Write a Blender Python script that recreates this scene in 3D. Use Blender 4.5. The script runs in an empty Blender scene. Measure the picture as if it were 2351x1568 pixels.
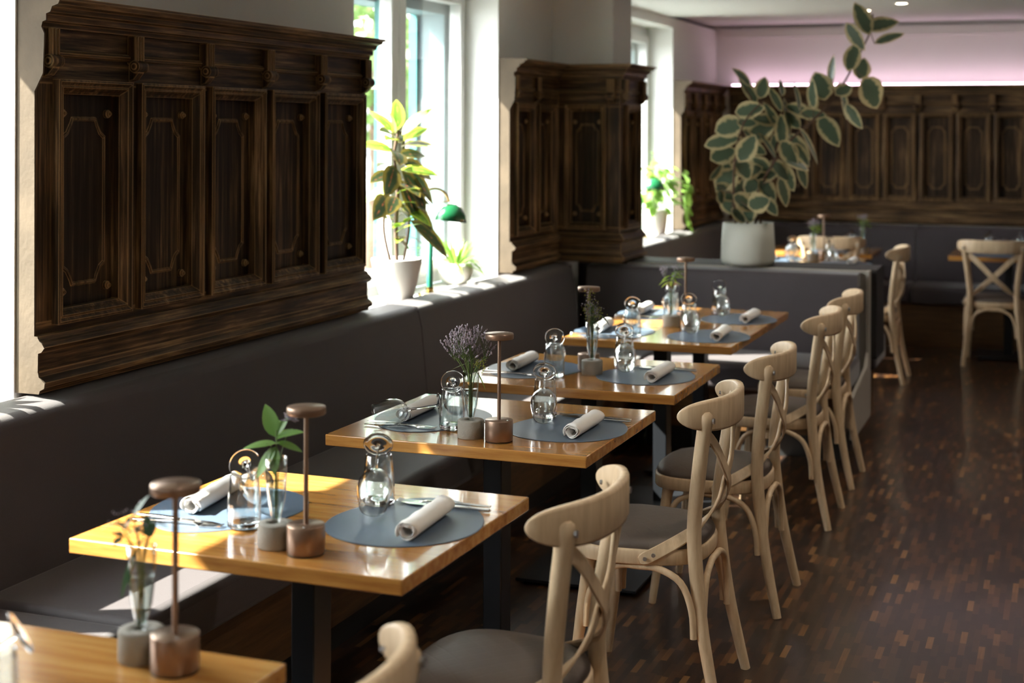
import bpy, math, random
from mathutils import Vector, Matrix
PI = math.pi
R = random.Random(7)
sc = bpy.context.scene
COL = sc.collection

# ------------------------------------------------------------ camera, sky, sun, exposure
W_, H_ = 2351, 1568
F_PX, YAW, Y0, ROLL, EYE = 3396.6, .35935, 295.7, .00382, 1.65
cam = bpy.data.cameras.new('camera'); co = bpy.data.objects.new('camera', cam); COL.objects.link(co)
sc.camera = co
cam.sensor_width = 36; cam.sensor_fit = 'HORIZONTAL'
cam.lens = F_PX/W_*36
cam.shift_x = 0.0
cam.shift_y = -((H_/2)-Y0)/W_
co.matrix_world = Matrix.Translation((0, 0, EYE)) @ Matrix.Rotation(YAW, 4, 'Z') @ Matrix.Rotation(PI/2, 4, 'X') @ Matrix.Rotation(ROLL, 4, 'Z')
cam.dof.use_dof = True; cam.dof.focus_distance = 4.25; cam.dof.aperture_fstop = 2.8
cam.clip_start = .05; cam.clip_end = 200

wd = bpy.data.worlds.new('sky'); sc.world = wd; wd.use_nodes = True
bg = wd.node_tree.nodes['Background']; bg.inputs[0].default_value = (.97, .98, 1, 1); bg.inputs[1].default_value = 8.5

sun = bpy.data.lights.new('sun', 'SUN'); so = bpy.data.objects.new('sun', sun); COL.objects.link(so)
sun.energy = 21; sun.color = (1, .93, .82); sun.angle = math.radians(.7)
so.rotation_euler = Vector((1, .5, -1.02)).to_track_quat('-Z', 'Y').to_euler(); so.location = (-8, 2, 9)

vs = sc.view_settings
vs.view_transform = 'Standard'; vs.look = 'None'; vs.exposure = 1.3; vs.gamma = 1; vs.use_curve_mapping = False
sc.cycles.max_bounces = 8; sc.cycles.diffuse_bounces = 4; sc.cycles.glossy_bounces = 3
sc.cycles.transmission_bounces = 8; sc.cycles.transparent_max_bounces = 16
sc.cycles.caustics_reflective = False; sc.cycles.caustics_refractive = False
sc.cycles.sample_clamp_indirect = 6; sc.cycles.use_denoising = True

# ------------------------------------------------------------ materials
def new_mat(name):
    m = bpy.data.materials.new(name); m.use_nodes = True
    nt = m.node_tree
    return m, nt, nt.nodes['Principled BSDF'], nt.nodes['Material Output']
def node(nt, typ, ins=None, **kw):
    n = nt.nodes.new(typ)
    for k, v in kw.items(): setattr(n, k, v)
    for k, v in (ins or {}).items():
        if hasattr(v, 'links') or isinstance(v, bpy.types.NodeSocket): nt.links.new(v, n.inputs[k])
        else: n.inputs[k].default_value = v
    return n
def ramp(nt, fac, stops, interp='LINEAR'):
    n = nt.nodes.new('ShaderNodeValToRGB'); nt.links.new(fac, n.inputs[0])
    n.color_ramp.interpolation = interp
    e = n.color_ramp.elements
    while len(e) < len(stops): e.new(.5)
    for i, (p, c) in enumerate(stops):
        e[i].position = p; e[i].color = (c[0], c[1], c[2], 1)
    return n.outputs[0]
def coords(nt, scale=(1, 1, 1), kind='Object', loc=(0, 0, 0)):
    tc = nt.nodes.new('ShaderNodeTexCoord')
    mp = nt.nodes.new('ShaderNodeMapping'); nt.links.new(tc.outputs[kind], mp.inputs[0])
    mp.inputs['Scale'].default_value = scale; mp.inputs['Location'].default_value = loc
    return mp.outputs[0]
def noise(nt, vec, scale=5, detail=3, rough=.5):
    return node(nt, 'ShaderNodeTexNoise', {'Vector': vec, 'Scale': scale, 'Detail': detail, 'Roughness': rough}).outputs[0]
def bump(nt, b, h, strength=.2, dist=.01):
    n = node(nt, 'ShaderNodeBump', {'Height': h, 'Strength': strength, 'Distance': dist})
    nt.links.new(n.outputs[0], b.inputs['Normal'])

def plain(name, col, rough=.5, metal=0, spec=.5, coat=0, bumpy=None, vary=0, sheen=0, trans=0):
    m, nt, b, o = new_mat(name)
    b.inputs['Base Color'].default_value = (*col, 1); b.inputs['Roughness'].default_value = rough
    b.inputs['Metallic'].default_value = metal; b.inputs['Specular IOR Level'].default_value = spec
    b.inputs['Coat Weight'].default_value = coat; b.inputs['Coat Roughness'].default_value = .08
    if sheen: b.inputs['Sheen Weight'].default_value = sheen; b.inputs['Sheen Roughness'].default_value = .5
    v = coords(nt)
    if vary:
        n = noise(nt, v, 6, 3)
        c = ramp(nt, n, [(.3, [x*(1-vary) for x in col]), (.7, [min(1, x*(1+vary)) for x in col])])
        nt.links.new(c, b.inputs['Base Color'])
    if bumpy: bump(nt, b, noise(nt, v, bumpy[0], 2), bumpy[1], .002)
    if trans:
        t = node(nt, 'ShaderNodeBsdfTranslucent', {'Color': (*col, 1)})
        mx = node(nt, 'ShaderNodeMixShader', {0: trans, 1: b.outputs[0], 2: t.outputs[0]})
        nt.links.new(mx.outputs[0], o.inputs[0])
    return m

def panel_wood(name, axis, wear):
    # dark stained wood with rubbed golden streaks along the grain
    m, nt, b, o = new_mat(name)
    s = {'x': (1.6, 1.6, 34), 'z': (34, 34, 1.4), 'y': (1.6, 1.6, 34)}[axis]
    v = coords(nt, s)
    n1 = noise(nt, v, 1.6, 5, .65)
    n2 = noise(nt, coords(nt, (2.2, 2.2, 2.2), loc=(3, 1, 2)), 1.3, 2)
    n3 = node(nt, 'ShaderNodeMath', {0: n2, 1: .45, 2: .275}, operation='MULTIPLY_ADD').outputs[0]
    a = node(nt, 'ShaderNodeMath', {0: n1, 1: n3}, operation='MULTIPLY').outputs[0]
    # worn arrises
    bv = node(nt, 'ShaderNodeBevel', {'Radius': .006}, samples=3)
    ge = node(nt, 'ShaderNodeNewGeometry')
    dt = node(nt, 'ShaderNodeVectorMath', {0: bv.outputs[0], 1: ge.outputs['Normal']}, operation='DOT_PRODUCT').outputs['Value']
    ed = node(nt, 'ShaderNodeMapRange', {'Value': dt, 1: .998, 2: .88, 3: 0, 4: .20}).outputs[0]
    a2 = node(nt, 'ShaderNodeMath', {0: a, 1: ed}, operation='ADD').outputs[0]
    a3 = node(nt, 'ShaderNodeMath', {0: a2, 1: wear}, operation='ADD').outputs[0]
    c = ramp(nt, a3, [(.17, (.014, .008, .005)), (.25, (.038, .022, .012)), (.32, (.125, .074, .036)), (.42, (.42, .27, .13))])
    nt.links.new(c, b.inputs['Base Color'])
    b.inputs['Roughness'].default_value = .5; b.inputs['Specular IOR Level'].default_value = .18
    bump(nt, b, n1, .15, .002)
    return m
M = {}
M['wood_h'] = panel_wood('dark_wood_horizontal', 'x', .032)
M['wood_v'] = panel_wood('dark_wood_vertical', 'z', .018)
M['wood_panel'] = panel_wood('dark_wood_panel', 'z', -.018)
M['plaster_edge'] = plain('rough_plaster_edge', (.085, .062, .040), .9, bumpy=(60, .6), vary=.25)
M['wall'] = plain('white_wall_paint', (.74, .72, .69), .85, bumpy=(120, .1))
M['wall_far'] = plain('dark_taupe_wall', (.30, .26, .22), .8)
M['reveal'] = plain('white_reveal_paint', (.80, .80, .79), .7)
M['ceiling'] = plain('white_ceiling_paint', (.74, .74, .72), .9)
M['sill'] = plain('white_sill', (.8, .8, .78), .4)
M['frame_white'] = plain('white_window_frame', (.74, .75, .75), .35)
M['teal'] = plain('turquoise_facade', (.05, .22, .22), .7)
M['teal_pale'] = plain('pale_turquoise_facade', (.095, .17, .19), .7)
M['uphol'] = plain('aubergine_upholstery', (.036, .026, .030), .62, sheen=.25, bumpy=(420, .25), vary=.08)
M['uphol_dark'] = plain('black_upholstery', (.012, .011, .012), .6, bumpy=(420, .2))
M['board_grey'] = plain('grey_board', (.36, .33, .29), .5)
M['black_plinth'] = plain('black_plinth', (.01, .01, .01), .5)
M['black_metal'] = plain('black_steel', (.014, .016, .02), .38, metal=.3, bumpy=(200, .08))
M['bronze'] = plain('brushed_bronze', (.30, .20, .145), .38, metal=.8, vary=.05)
M['brass'] = plain('polished_brass', (.55, .37, .12), .18, metal=1)
M['steel'] = plain('polished_steel', (.72, .71, .69), .16, metal=1)
M['screw'] = plain('zinc_screw', (.45, .46, .48), .3, metal=1)
M['concrete'] = plain('grey_concrete', (.28, .26, .225), .9, bumpy=(260, .8), vary=.22)
M['mat'] = plain('slate_blue_leather_mat', (.090, .125, .175), .36, bumpy=(500, .12), spec=.5)
M['napkin'] = plain('white_linen', (.86, .84, .81), .95, bumpy=(600, .35))
M['ceramic'] = plain('white_ceramic', (.80, .77, .72), .45, vary=.03)
M['planter'] = plain('sage_grey_planter', (.52, .53, .47), .6, bumpy=(220, .2), vary=.06)
M['soil'] = plain('potting_soil', (.03, .02, .014), .95, bumpy=(60, 1))
M['green_enamel'] = plain('green_enamel', (.008, .12, .045), .22, coat=.8)
M['green_tube'] = plain('green_painted_metal', (.015, .16, .10), .3, coat=.3)
M['stem'] = plain('green_stem', (.10, .16, .04), .6)
M['bark'] = plain('brown_stem', (.11, .065, .04), .8)
M['leaf'] = plain('mid_green_leaf', (.15, .30, .07), .45, trans=.3, vary=.3)
M['leaf_dark'] = plain('grey_green_leaf', (.06, .12, .055), .5, trans=.2, vary=.3)
M['leaf_lime'] = plain('lime_leaf', (.34, .52, .08), .45, trans=.45, vary=.2)
M['purple'] = plain('lavender_florets', (.44, .39, .46), .8, trans=.2, vary=.35)
M['yellow_fl'] = plain('yellow_green_florets', (.32, .34, .06), .8, trans=.2, vary=.3)
M['tree_leaf'] = plain('tree_leaf', (.13, .22, .06), .7, trans=.4, vary=.4)
M['facade'] = plain('cream_facade', (.62, .57, .49), .8)
M['pave'] = plain('pale_paving', (.20, .20, .19), .9, vary=.1)
M['window_dark'] = plain('dark_window', (.05, .06, .07), .1)
M['car'] = plain('pale_car_paint', (.5, .52, .54), .3, coat=.5)

def chair_wood():
    m, nt, b, o = new_mat('pale_beech')
    v = coords(nt, (9, 9, 1.3))
    n = noise(nt, v, 5, 4, .6)
    c = ramp(nt, n, [(.3, (.52, .37, .225)), (.55, (.65, .485, .31)), (.8, (.72, .57, .39))])
    nt.links.new(c, b.inputs['Base Color']); b.inputs['Roughness'].default_value = .45
    bump(nt, b, n, .05, .001)
    return m
M['beech'] = chair_wood()
def seat_vinyl():
    m, nt, b, o = new_mat('taupe_vinyl')
    b.inputs['Base Color'].default_value = (.115, .090, .074, 1); b.inputs['Roughness'].default_value = .45
    v = coords(nt, (1, 1, 0))
    rot = node(nt, 'ShaderNodeMapping', {0: v, 'Rotation': (0, 0, PI/4), 'Scale': (26, 26, 0)}).outputs[0]
    sx = node(nt, 'ShaderNodeSeparateXYZ', {0: rot})
    out = []
    for k in (0, 1):
        fr = node(nt, 'ShaderNodeMath', {0: sx.outputs[k]}, operation='FRACT').outputs[0]
        ab = node(nt, 'ShaderNodeMath', {0: fr, 1: .5}, operation='SUBTRACT').outputs[0]
        out.append(node(nt, 'ShaderNodeMath', {0: ab}, operation='ABSOLUTE').outputs[0])
    mn = node(nt, 'ShaderNodeMath', {0: out[0], 1: out[1]}, operation='MAXIMUM').outputs[0]
    st = node(nt, 'ShaderNodeMapRange', {'Value': mn, 1: .42, 2: .5, 3: 1, 4: 0}).outputs[0]
    bump(nt, b, st, .22, .0015)
    return m
M['vinyl'] = seat_vinyl()

def table_wood():
    m, nt, b, o = new_mat('honey_oak')
    v = coords(nt, (1.1, 13, 13))
    n = noise(nt, v, 3.2, 6, .62)
    fine = noise(nt, coords(nt, (6, 160, 160)), 2.2, 2)
    # planks across the table depth
    tc = nt.nodes.new('ShaderNodeTexCoord'); sp = node(nt, 'ShaderNodeSeparateXYZ', {0: tc.outputs['Object']})
    pl = node(nt, 'ShaderNodeMath', {0: sp.outputs[1], 1: 9.5}, operation='MULTIPLY').outputs[0]
    fl = node(nt, 'ShaderNodeMath', {0: pl}, operation='FLOOR').outputs[0]
    wn = node(nt, 'ShaderNodeTexWhiteNoise', {'W': fl}, noise_dimensions='1D').outputs[0]
    a = node(nt, 'ShaderNodeMath', {0: wn, 1: .16}, operation='MULTIPLY').outputs[0]
    b1 = node(nt, 'ShaderNodeMath', {0: n, 1: a}, operation='ADD').outputs[0]
    b2 = node(nt, 'ShaderNodeMath', {0: fine, 1: .12}, operation='MULTIPLY').outputs[0]
    b3 = node(nt, 'ShaderNodeMath', {0: b1, 1: b2}, operation='ADD').outputs[0]
    c = ramp(nt, b3, [(.38, (.30, .115, .025)), (.58, (.44, .195, .045)), (.74, (.52, .26, .07)), (.9, (.58, .32, .10))])
    nt.links.new(c, b.inputs['Base Color'])
    b.inputs['Roughness'].default_value = .24; b.inputs['Specular IOR Level'].default_value = .5
    b.inputs['Coat Weight'].default_value = .7; b.inputs['Coat Roughness'].default_value = .07
    bump(nt, b, n, .03, .001)
    return m
M['oak'] = table_wood()
def base_wood():
    m, nt, b, o = new_mat('brown_bench_base')
    n = noise(nt, coords(nt, (1.5, 1.5, 20)), 3, 4, .6)
    c = ramp(nt, n, [(.3, (.06, .028, .010)), (.7, (.15, .075, .028))])
    nt.links.new(c, b.inputs['Base Color']); b.inputs['Roughness'].default_value = .35
    return m
M['base_wood'] = base_wood()

def parquet():
    m, nt, b, o = new_mat('dark_mosaic_parquet')
    tc = nt.nodes.new('ShaderNodeTexCoord'); sp = node(nt, 'ShaderNodeSeparateXYZ', {0: tc.outputs['Object']})
    rx = node(nt, 'ShaderNodeMath', {0: sp.outputs[0], 1: 1/.0200}, operation='MULTIPLY').outputs[0]
    row = node(nt, 'ShaderNodeMath', {0: rx}, operation='FLOOR').outputs[0]
    off = node(nt, 'ShaderNodeTexWhiteNoise', {'W': row}, noise_dimensions='1D').outputs[0]
    ry = node(nt, 'ShaderNodeMath', {0: sp.outputs[1], 1: 1/.115}, operation='MULTIPLY').outputs[0]
    ro = node(nt, 'ShaderNodeMath', {0: ry, 1: off}, operation='ADD').outputs[0]
    colm = node(nt, 'ShaderNodeMath', {0: ro}, operation='FLOOR').outputs[0]
    cv = node(nt, 'ShaderNodeCombineXYZ', {0: row, 1: colm}).outputs[0]
    rnd = node(nt, 'ShaderNodeTexWhiteNoise', {'Vector': cv}, noise_dimensions='2D')
    big = noise(nt, coords(nt), .9, 2)
    g = noise(nt, coords(nt, (60, 4, 1)), 3, 3)
    mixv = node(nt, 'ShaderNodeMath', {0: rnd.outputs[0], 1: .82}, operation='MULTIPLY').outputs[0]
    bg2 = node(nt, 'ShaderNodeMath', {0: big, 1: .22}, operation='MULTIPLY').outputs[0]
    s = node(nt, 'ShaderNodeMath', {0: mixv, 1: bg2}, operation='ADD').outputs[0]
    gg = node(nt, 'ShaderNodeMath', {0: g, 1: .08}, operation='MULTIPLY').outputs[0]
    s = node(nt, 'ShaderNodeMath', {0: s, 1: gg}, operation='ADD').outputs[0]
    c = ramp(nt, s, [(.12, (.014, .0072, .0045)), (.45, (.025, .0122, .007)), (.72, (.045, .020, .009)), (.90, (.092, .037, .013)), (1.03, (.26, .13, .042))])
    nt.links.new(c, b.inputs['Base Color'])
    b.inputs['Roughness'].default_value = .33; b.inputs['Specular IOR Level'].default_value = .35
    b.inputs['Coat Weight'].default_value = .35; b.inputs['Coat Roughness'].default_value = .12
    fx = node(nt, 'ShaderNodeMath', {0: rx}, operation='FRACT').outputs[0]
    fy = node(nt, 'ShaderNodeMath', {0: ro}, operation='FRACT').outputs[0]
    h1 = node(nt, 'ShaderNodeMapRange', {'Value': fx, 1: 0, 2: .06}).outputs[0]
    h2 = node(nt, 'ShaderNodeMapRange', {'Value': fy, 1: 0, 2: .01}).outputs[0]
    h = node(nt, 'ShaderNodeMath', {0: h1, 1: h2}, operation='MINIMUM').outputs[0]
    bump(nt, b, h, .12, .0006)
    return m
M['parquet'] = parquet()

def thin_glass(name, tint=(1, 1, 1), boost=1.0, rough=.0):
    m, nt, b, o = new_mat(name)
    nt.nodes.remove(b)
    t = node(nt, 'ShaderNodeBsdfTransparent', {'Color': (*tint, 1)})
    g = node(nt, 'ShaderNodeBsdfGlossy', {'Color': (1, 1, 1, 1), 'Roughness': rough})
    lw = node(nt, 'ShaderNodeLayerWeight', {'Blend': .5})      # Schlick reflectance, the same from both sides
    f = node(nt, 'ShaderNodeMath', {0: lw.outputs['Facing'], 1: 3.2}, operation='POWER')
    ff = node(nt, 'ShaderNodeMath', {0: f.outputs[0], 1: .95*boost, 2: .045*boost}, operation='MULTIPLY_ADD', use_clamp=True)
    mx = node(nt, 'ShaderNodeMixShader', {0: ff.outputs[0], 1: t.outputs[0], 2: g.outputs[0]})
    nt.links.new(mx.outputs[0], o.inputs[0])
    return m
M['pane'] = thin_glass('window_pane_glass', (.96, .98, .97))
M['glass'] = thin_glass('clear_glass', (.93, .95, .95), 1.5, .02)
def solid_glass():
    m, nt, b, o = new_mat('solid_clear_glass')
    b.inputs['Base Color'].default_value = (.97, .98, .98, 1); b.inputs['Roughness'].default_value = 0
    b.inputs['Transmission Weight'].default_value = 1; b.inputs['IOR'].default_value = 1.45
    return m
M['glass_solid'] = solid_glass()
M['water'] = thin_glass('water', (.90, .95, .93), 1.2)
def emit(name, col, s):
    m, nt, b, o = new_mat(name); nt.nodes.remove(b)
    e = node(nt, 'ShaderNodeEmission', {'Color': (*col, 1), 'Strength': s}); nt.links.new(e.outputs[0], o.inputs[0]); return m
M['led'] = emit('pink_led', (1, .66, .86), 5.5)
M['lamp_on'] = emit('warm_downlight', (1, .85, .62), 14)

def leaf_var(name, mid, margin, vein=None, t0=.62, t1=.8):
    # attribute 'lf': x = distance from midrib 0..1, y = along leaf
    m, nt, b, o = new_mat(name)
    at = nt.nodes.new('ShaderNodeAttribute'); at.attribute_name = 'lf'
    sp = node(nt, 'ShaderNodeSeparateXYZ', {0: at.outputs['Vector']})
    n = noise(nt, coords(nt), 38, 2)
    nn = node(nt, 'ShaderNodeMath', {0: n, 1: .5}, operation='MULTIPLY').outputs[0]
    a = node(nt, 'ShaderNodeMath', {0: sp.outputs[0], 1: nn}, operation='ADD').outputs[0]
    stops = [(t0+.12, mid), (t1+.14, margin)]
    if vein: stops = [(.2, vein), (.3, mid)] + stops
    c = ramp(nt, a, stops)
    nt.links.new(c, b.inputs['Base Color']); b.inputs['Roughness'].default_value = .42
    t = node(nt, 'ShaderNodeBsdfTranslucent', {'Color': c})
    mx = node(nt, 'ShaderNodeMixShader', {0: .22, 1: b.outputs[0], 2: t.outputs[0]})
    nt.links.new(mx.outputs[0], o.inputs[0])
    return m
M['ficus'] = leaf_var('variegated_rubber_leaf', (.085, .125, .078), (.52, .44, .24), t0=.66, t1=.78)
M['croton_dark'] = leaf_var('dark_croton_leaf', (.022, .038, .016), (.13, .10, .02), vein=(.40, .10, .05))
M['croton_lime'] = leaf_var('lime_croton_leaf', (.14, .28, .03), (.42, .52, .06), vein=(.45, .50, .08))
M['spider'] = leaf_var('pale_striped_leaf', (.26, .40, .07), (.12, .28, .03))
M['pothos'] = leaf_var('pale_green_leaf', (.17, .34, .05), (.30, .46, .12))

# ------------------------------------------------------------ mesh builder
class MB:
    def __init__(s): s.v = []; s.f = []; s.sm = []; s.lf = {}; s.mi = []; s.cur = 0
    def add(s, vs, fs, smooth=False, lf=None):
        o = len(s.v); s.v += [tuple(v) for v in vs]
        for f in fs: s.f.append([i+o for i in f]); s.sm.append(smooth); s.mi.append(s.cur)
        if lf:
            for i, a in enumerate(lf): s.lf[o+i] = a
        return s
    def box(s, x0, x1, y0, y1, z0, z1):
        v = [(x, y, z) for x in (x0, x1) for y in (y0, y1) for z in (z0, z1)]
        return s.add(v, [(0, 1, 3, 2), (4, 6, 7, 5), (0, 4, 5, 1), (2, 3, 7, 6), (0, 2, 6, 4), (1, 5, 7, 3)])
    def tube(s, pts, rad, n=10, cap=True, closed=False):
        pts = [Vector(p) for p in pts]; m = len(pts)
        if not hasattr(rad, '__len__'): rad = [rad]*m
        vs = []; up = None
        for i, p in enumerate(pts):
            if closed: t = pts[(i+1) % m]-pts[i-1]
            else: t = pts[min(i+1, m-1)]-pts[max(i-1, 0)]
            t.normalize()
            if up is None:
                up = Vector((0, 0, 1)) if abs(t.z) < .9 else Vector((1, 0, 0))
            a = (up - t*up.dot(t)).normalized(); bb = t.cross(a); up = a
            for k in range(n):
                an = 2*PI*k/n; vs.append(p + (a*math.cos(an)+bb*math.sin(an))*rad[i])
        fs = []
        for i in range(m if closed else m-1):
            j = (i+1) % m
            for k in range(n):
                l = (k+1) % n; fs.append((i*n+k, i*n+l, j*n+l, j*n+k))
        s.add(vs, fs, True)
        if cap and not closed:
            s.add(vs[:n], [tuple(range(n))[::-1]]); s.add(vs[-n:], [tuple(range(n))])
        return s
    def lathe(s, prof, n=28, c=(0, 0, 0), smooth=True):
        vs = []; fs = []
        for r, z in prof:
            for k in range(n):
                a = 2*PI*k/n; vs.append((c[0]+r*math.cos(a), c[1]+r*math.sin(a), c[2]+z))
        for i in range(len(prof)-1):
            for k in range(n):
                l = (k+1) % n; fs.append((i*n+k, i*n+l, (i+1)*n+l, (i+1)*n+k))
        return s.add(vs, fs, smooth)
    def prism(s, poly, axis, a, b, smooth=False, caps=True):
        # poly of 2d points extruded along axis between a and b; axis 'x': poly=(y,z); 'y': (x,z); 'z': (x,y)
        def P(p, t): return {'x': (t, p[0], p[1]), 'y': (p[0], t, p[1]), 'z': (p[0], p[1], t)}[axis]
        n = len(poly); vs = [P(p, a) for p in poly]+[P(p, b) for p in poly]
        s.add(vs, [(i, (i+1) % n, n+(i+1) % n, n+i) for i in range(n)], smooth)
        if caps:
            s.add(vs[:n], [tuple(range(n))]); s.add(vs[n:], [tuple(range(n))[::-1]])
        return s
    def ribbon(s, pts, nrm, w, th):
        # flat strap: rectangular section swept along pts; nrm = thickness direction per point
        m = len(pts); pts = [Vector(p) for p in pts]; nrm = [Vector(n).normalized() for n in nrm]; vs = []
        for i, p in enumerate(pts):
            t = (pts[min(i+1, m-1)]-pts[max(i-1, 0)]).normalized()
            nn = (nrm[i]-t*nrm[i].dot(t)).normalized(); b = t.cross(nn)
            ww = w[i] if hasattr(w, '__len__') else w
            for a, c in ((1, 1), (1, -1), (-1, -1), (-1, 1)): vs.append(p + b*a*ww/2 + nn*c*th/2)
        fs = [(i*4+k, i*4+(k+1) % 4, (i+1)*4+(k+1) % 4, (i+1)*4+k) for i in range(m-1) for k in range(4)]
        fs += [(3, 2, 1, 0), tuple((m-1)*4+k for k in range(4))]
        return s.add(vs, fs)
    def leaf(s, base, d, up, L, Wd, droop=.2, fold=.15, n=6, tip=1.0):
        base = Vector(base); d = Vector(d).normalized(); up = Vector(up); up = (up-d*up.dot(d)).normalized(); side = d.cross(up)
        vs = []; lf = []
        for i in range(n+1):
            t = i/n; w = Wd/2*(math.sin(PI*min(1, t**.85))**.75 if tip == 1 else math.sin(PI*t**tip)**.7) if 0 < i < n else Wd*.02
            c = base + d*L*t - up*droop*L*t*t
            for u in (-1, -.5, 0, .5, 1):
                vs.append(c + side*w*u + up*abs(u)*w*fold); lf.append((abs(u) if 0 < i < n else 1, t, 0))
        fs = [(i*5+k, i*5+k+1, (i+1)*5+k+1, (i+1)*5+k) for i in range(n) for k in range(4)]
        return s.add(vs, fs, True, lf)
    def blob(s, c, r, seg=6, sx=1, sy=1, sz=1):
        prof = [(max(.001, r*math.sin(PI*i/4)), -r*math.cos(PI*i/4)*sz) for i in range(5)]
        return s.lathe(prof, seg, c)
    def build(s, name, mat, parent=None, bevel=0, seg=2, sub=0, loc=(0, 0, 0)):
        me = bpy.data.meshes.new(name); me.from_pydata(s.v, [], s.f); me.update()
        mats = mat if isinstance(mat, (list, tuple)) else [mat]
        for k in mats: me.materials.append(M[k])
        me.polygons.foreach_set('use_smooth', s.sm); me.polygons.foreach_set('material_index', s.mi)
        if s.lf:
            at = me.attributes.new('lf', 'FLOAT_VECTOR', 'POINT')
            for i, a in s.lf.items(): at.data[i].vector = a
        o = bpy.data.objects.new(name, me); COL.objects.link(o); o.location = loc
        if parent: o.parent = parent
        if bevel:
            b = o.modifiers.new('bevel', 'BEVEL'); b.width = bevel; b.segments = seg; b.limit_method = 'ANGLE'; b.angle_limit = math.radians(40)
            for p in me.polygons: p.use_smooth = True
            if hasattr(me, 'set_sharp_from_angle'): me.set_sharp_from_angle(angle=math.radians(60))
        if sub: q = o.modifiers.new('sub', 'SUBSURF'); q.levels = sub; q.render_levels = sub
        return o
def spline(P, k=6):
    P = [Vector(p) for p in P]; out = []
    for i in range(len(P)-1):
        a, b, c, d = P[max(i-1, 0)], P[i], P[i+1], P[min(i+2, len(P)-1)]
        for j in range(k):
            t = j/k
            out.append(.5*((2*b)+(c-a)*t+(2*a-5*b+4*c-d)*t*t+(3*b-a-3*c+d)*t**3))
    return out+[P[-1]]
def tag(o, label=None, cat=None, group=None, kind=None):
    if label: o['label'] = label
    if cat: o['category'] = cat
    if group: o['group'] = group
    if kind: o['kind'] = kind
    return o
def empty(name, loc=(0, 0, 0), rz=0, **k):
    o = bpy.data.objects.new(name, None); COL.objects.link(o); o.location = loc; o.rotation_euler = (0, 0, rz); o.empty_display_size = .1
    return tag(o, **k)
def copy_tree(o, parent=None):
    c = o.copy(); COL.objects.link(c); c.parent = parent
    for ch in list(o.children): copy_tree(ch, c)
    return c
def place(proto, used, loc, rz=0, label=None, group=None, cat=None):
    # the first use moves the prototype itself, later ones copy it
    if proto.name in used: o = copy_tree(proto)
    else: used.add(proto.name); o = proto
    o.location = loc; o.rotation_euler = (0, 0, rz)
    if label: o['label'] = label
    if group: o['group'] = group
    return o
used = set()

# ------------------------------------------------------------ room shell
XW = -2.76     # left wall plane
XO = -3.18     # outer facade plane
YB = 12.20     # back wall plane
HC = 2.48
WINS = [(1.72, 3.40), (5.475, 7.15), (9.08, 10.76), (-2.0, -.30)]
ZS, ZT = .88, 2.42
def S(name, mb, mat, **k): return tag(mb.build(name, mat, **k), kind='structure')
S('floor', MB().box(XO, 3.4, -2.5, YB+.2, -.12, 0), 'parquet')
S('ceiling', MB().box(XO, 3.4, -2.5, 10.62, HC, HC+.25).box(XO, 3.4, 10.62, YB+.2, HC+.035, HC+.25), 'ceiling')
mb = MB()
ys = [-2.5]
for a, b in sorted(WINS): ys += [a, b]
ys.append(YB+.2)
for i in range(0, len(ys), 2): mb.box(XO+.012, XW, ys[i], ys[i+1], 0, HC)
for a, b in WINS: mb.box(XO+.012, XW, a, b, 0, ZS-.03).box(XO+.012, XW, a, b, ZT, HC)
S('wall_left', mb, 'wall')
S('wall_back', MB().box(XO, 3.4, YB, YB+.2, 0, HC+.2), 'wall')
S('wall_right', MB().box(3.2, 3.4, -2.5, YB, 0, HC), 'wall_far')
S('wall_front', MB().box(XO, 3.4, -2.7, -2.5, 0, HC), 'wall_far')
# outer facade skin, turquoise
mb = MB()
for i in range(0, len(ys), 2): mb.box(XO-.01, XO+.01, ys[i], ys[i+1], -.4, 4)
for a, b in WINS: mb.box(XO-.01, XO+.01, a, b, -.4, ZS-.03).box(XO-.01, XO+.01, a, b, ZT-.18, 4)
S('trim_1', mb, 'teal')
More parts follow.
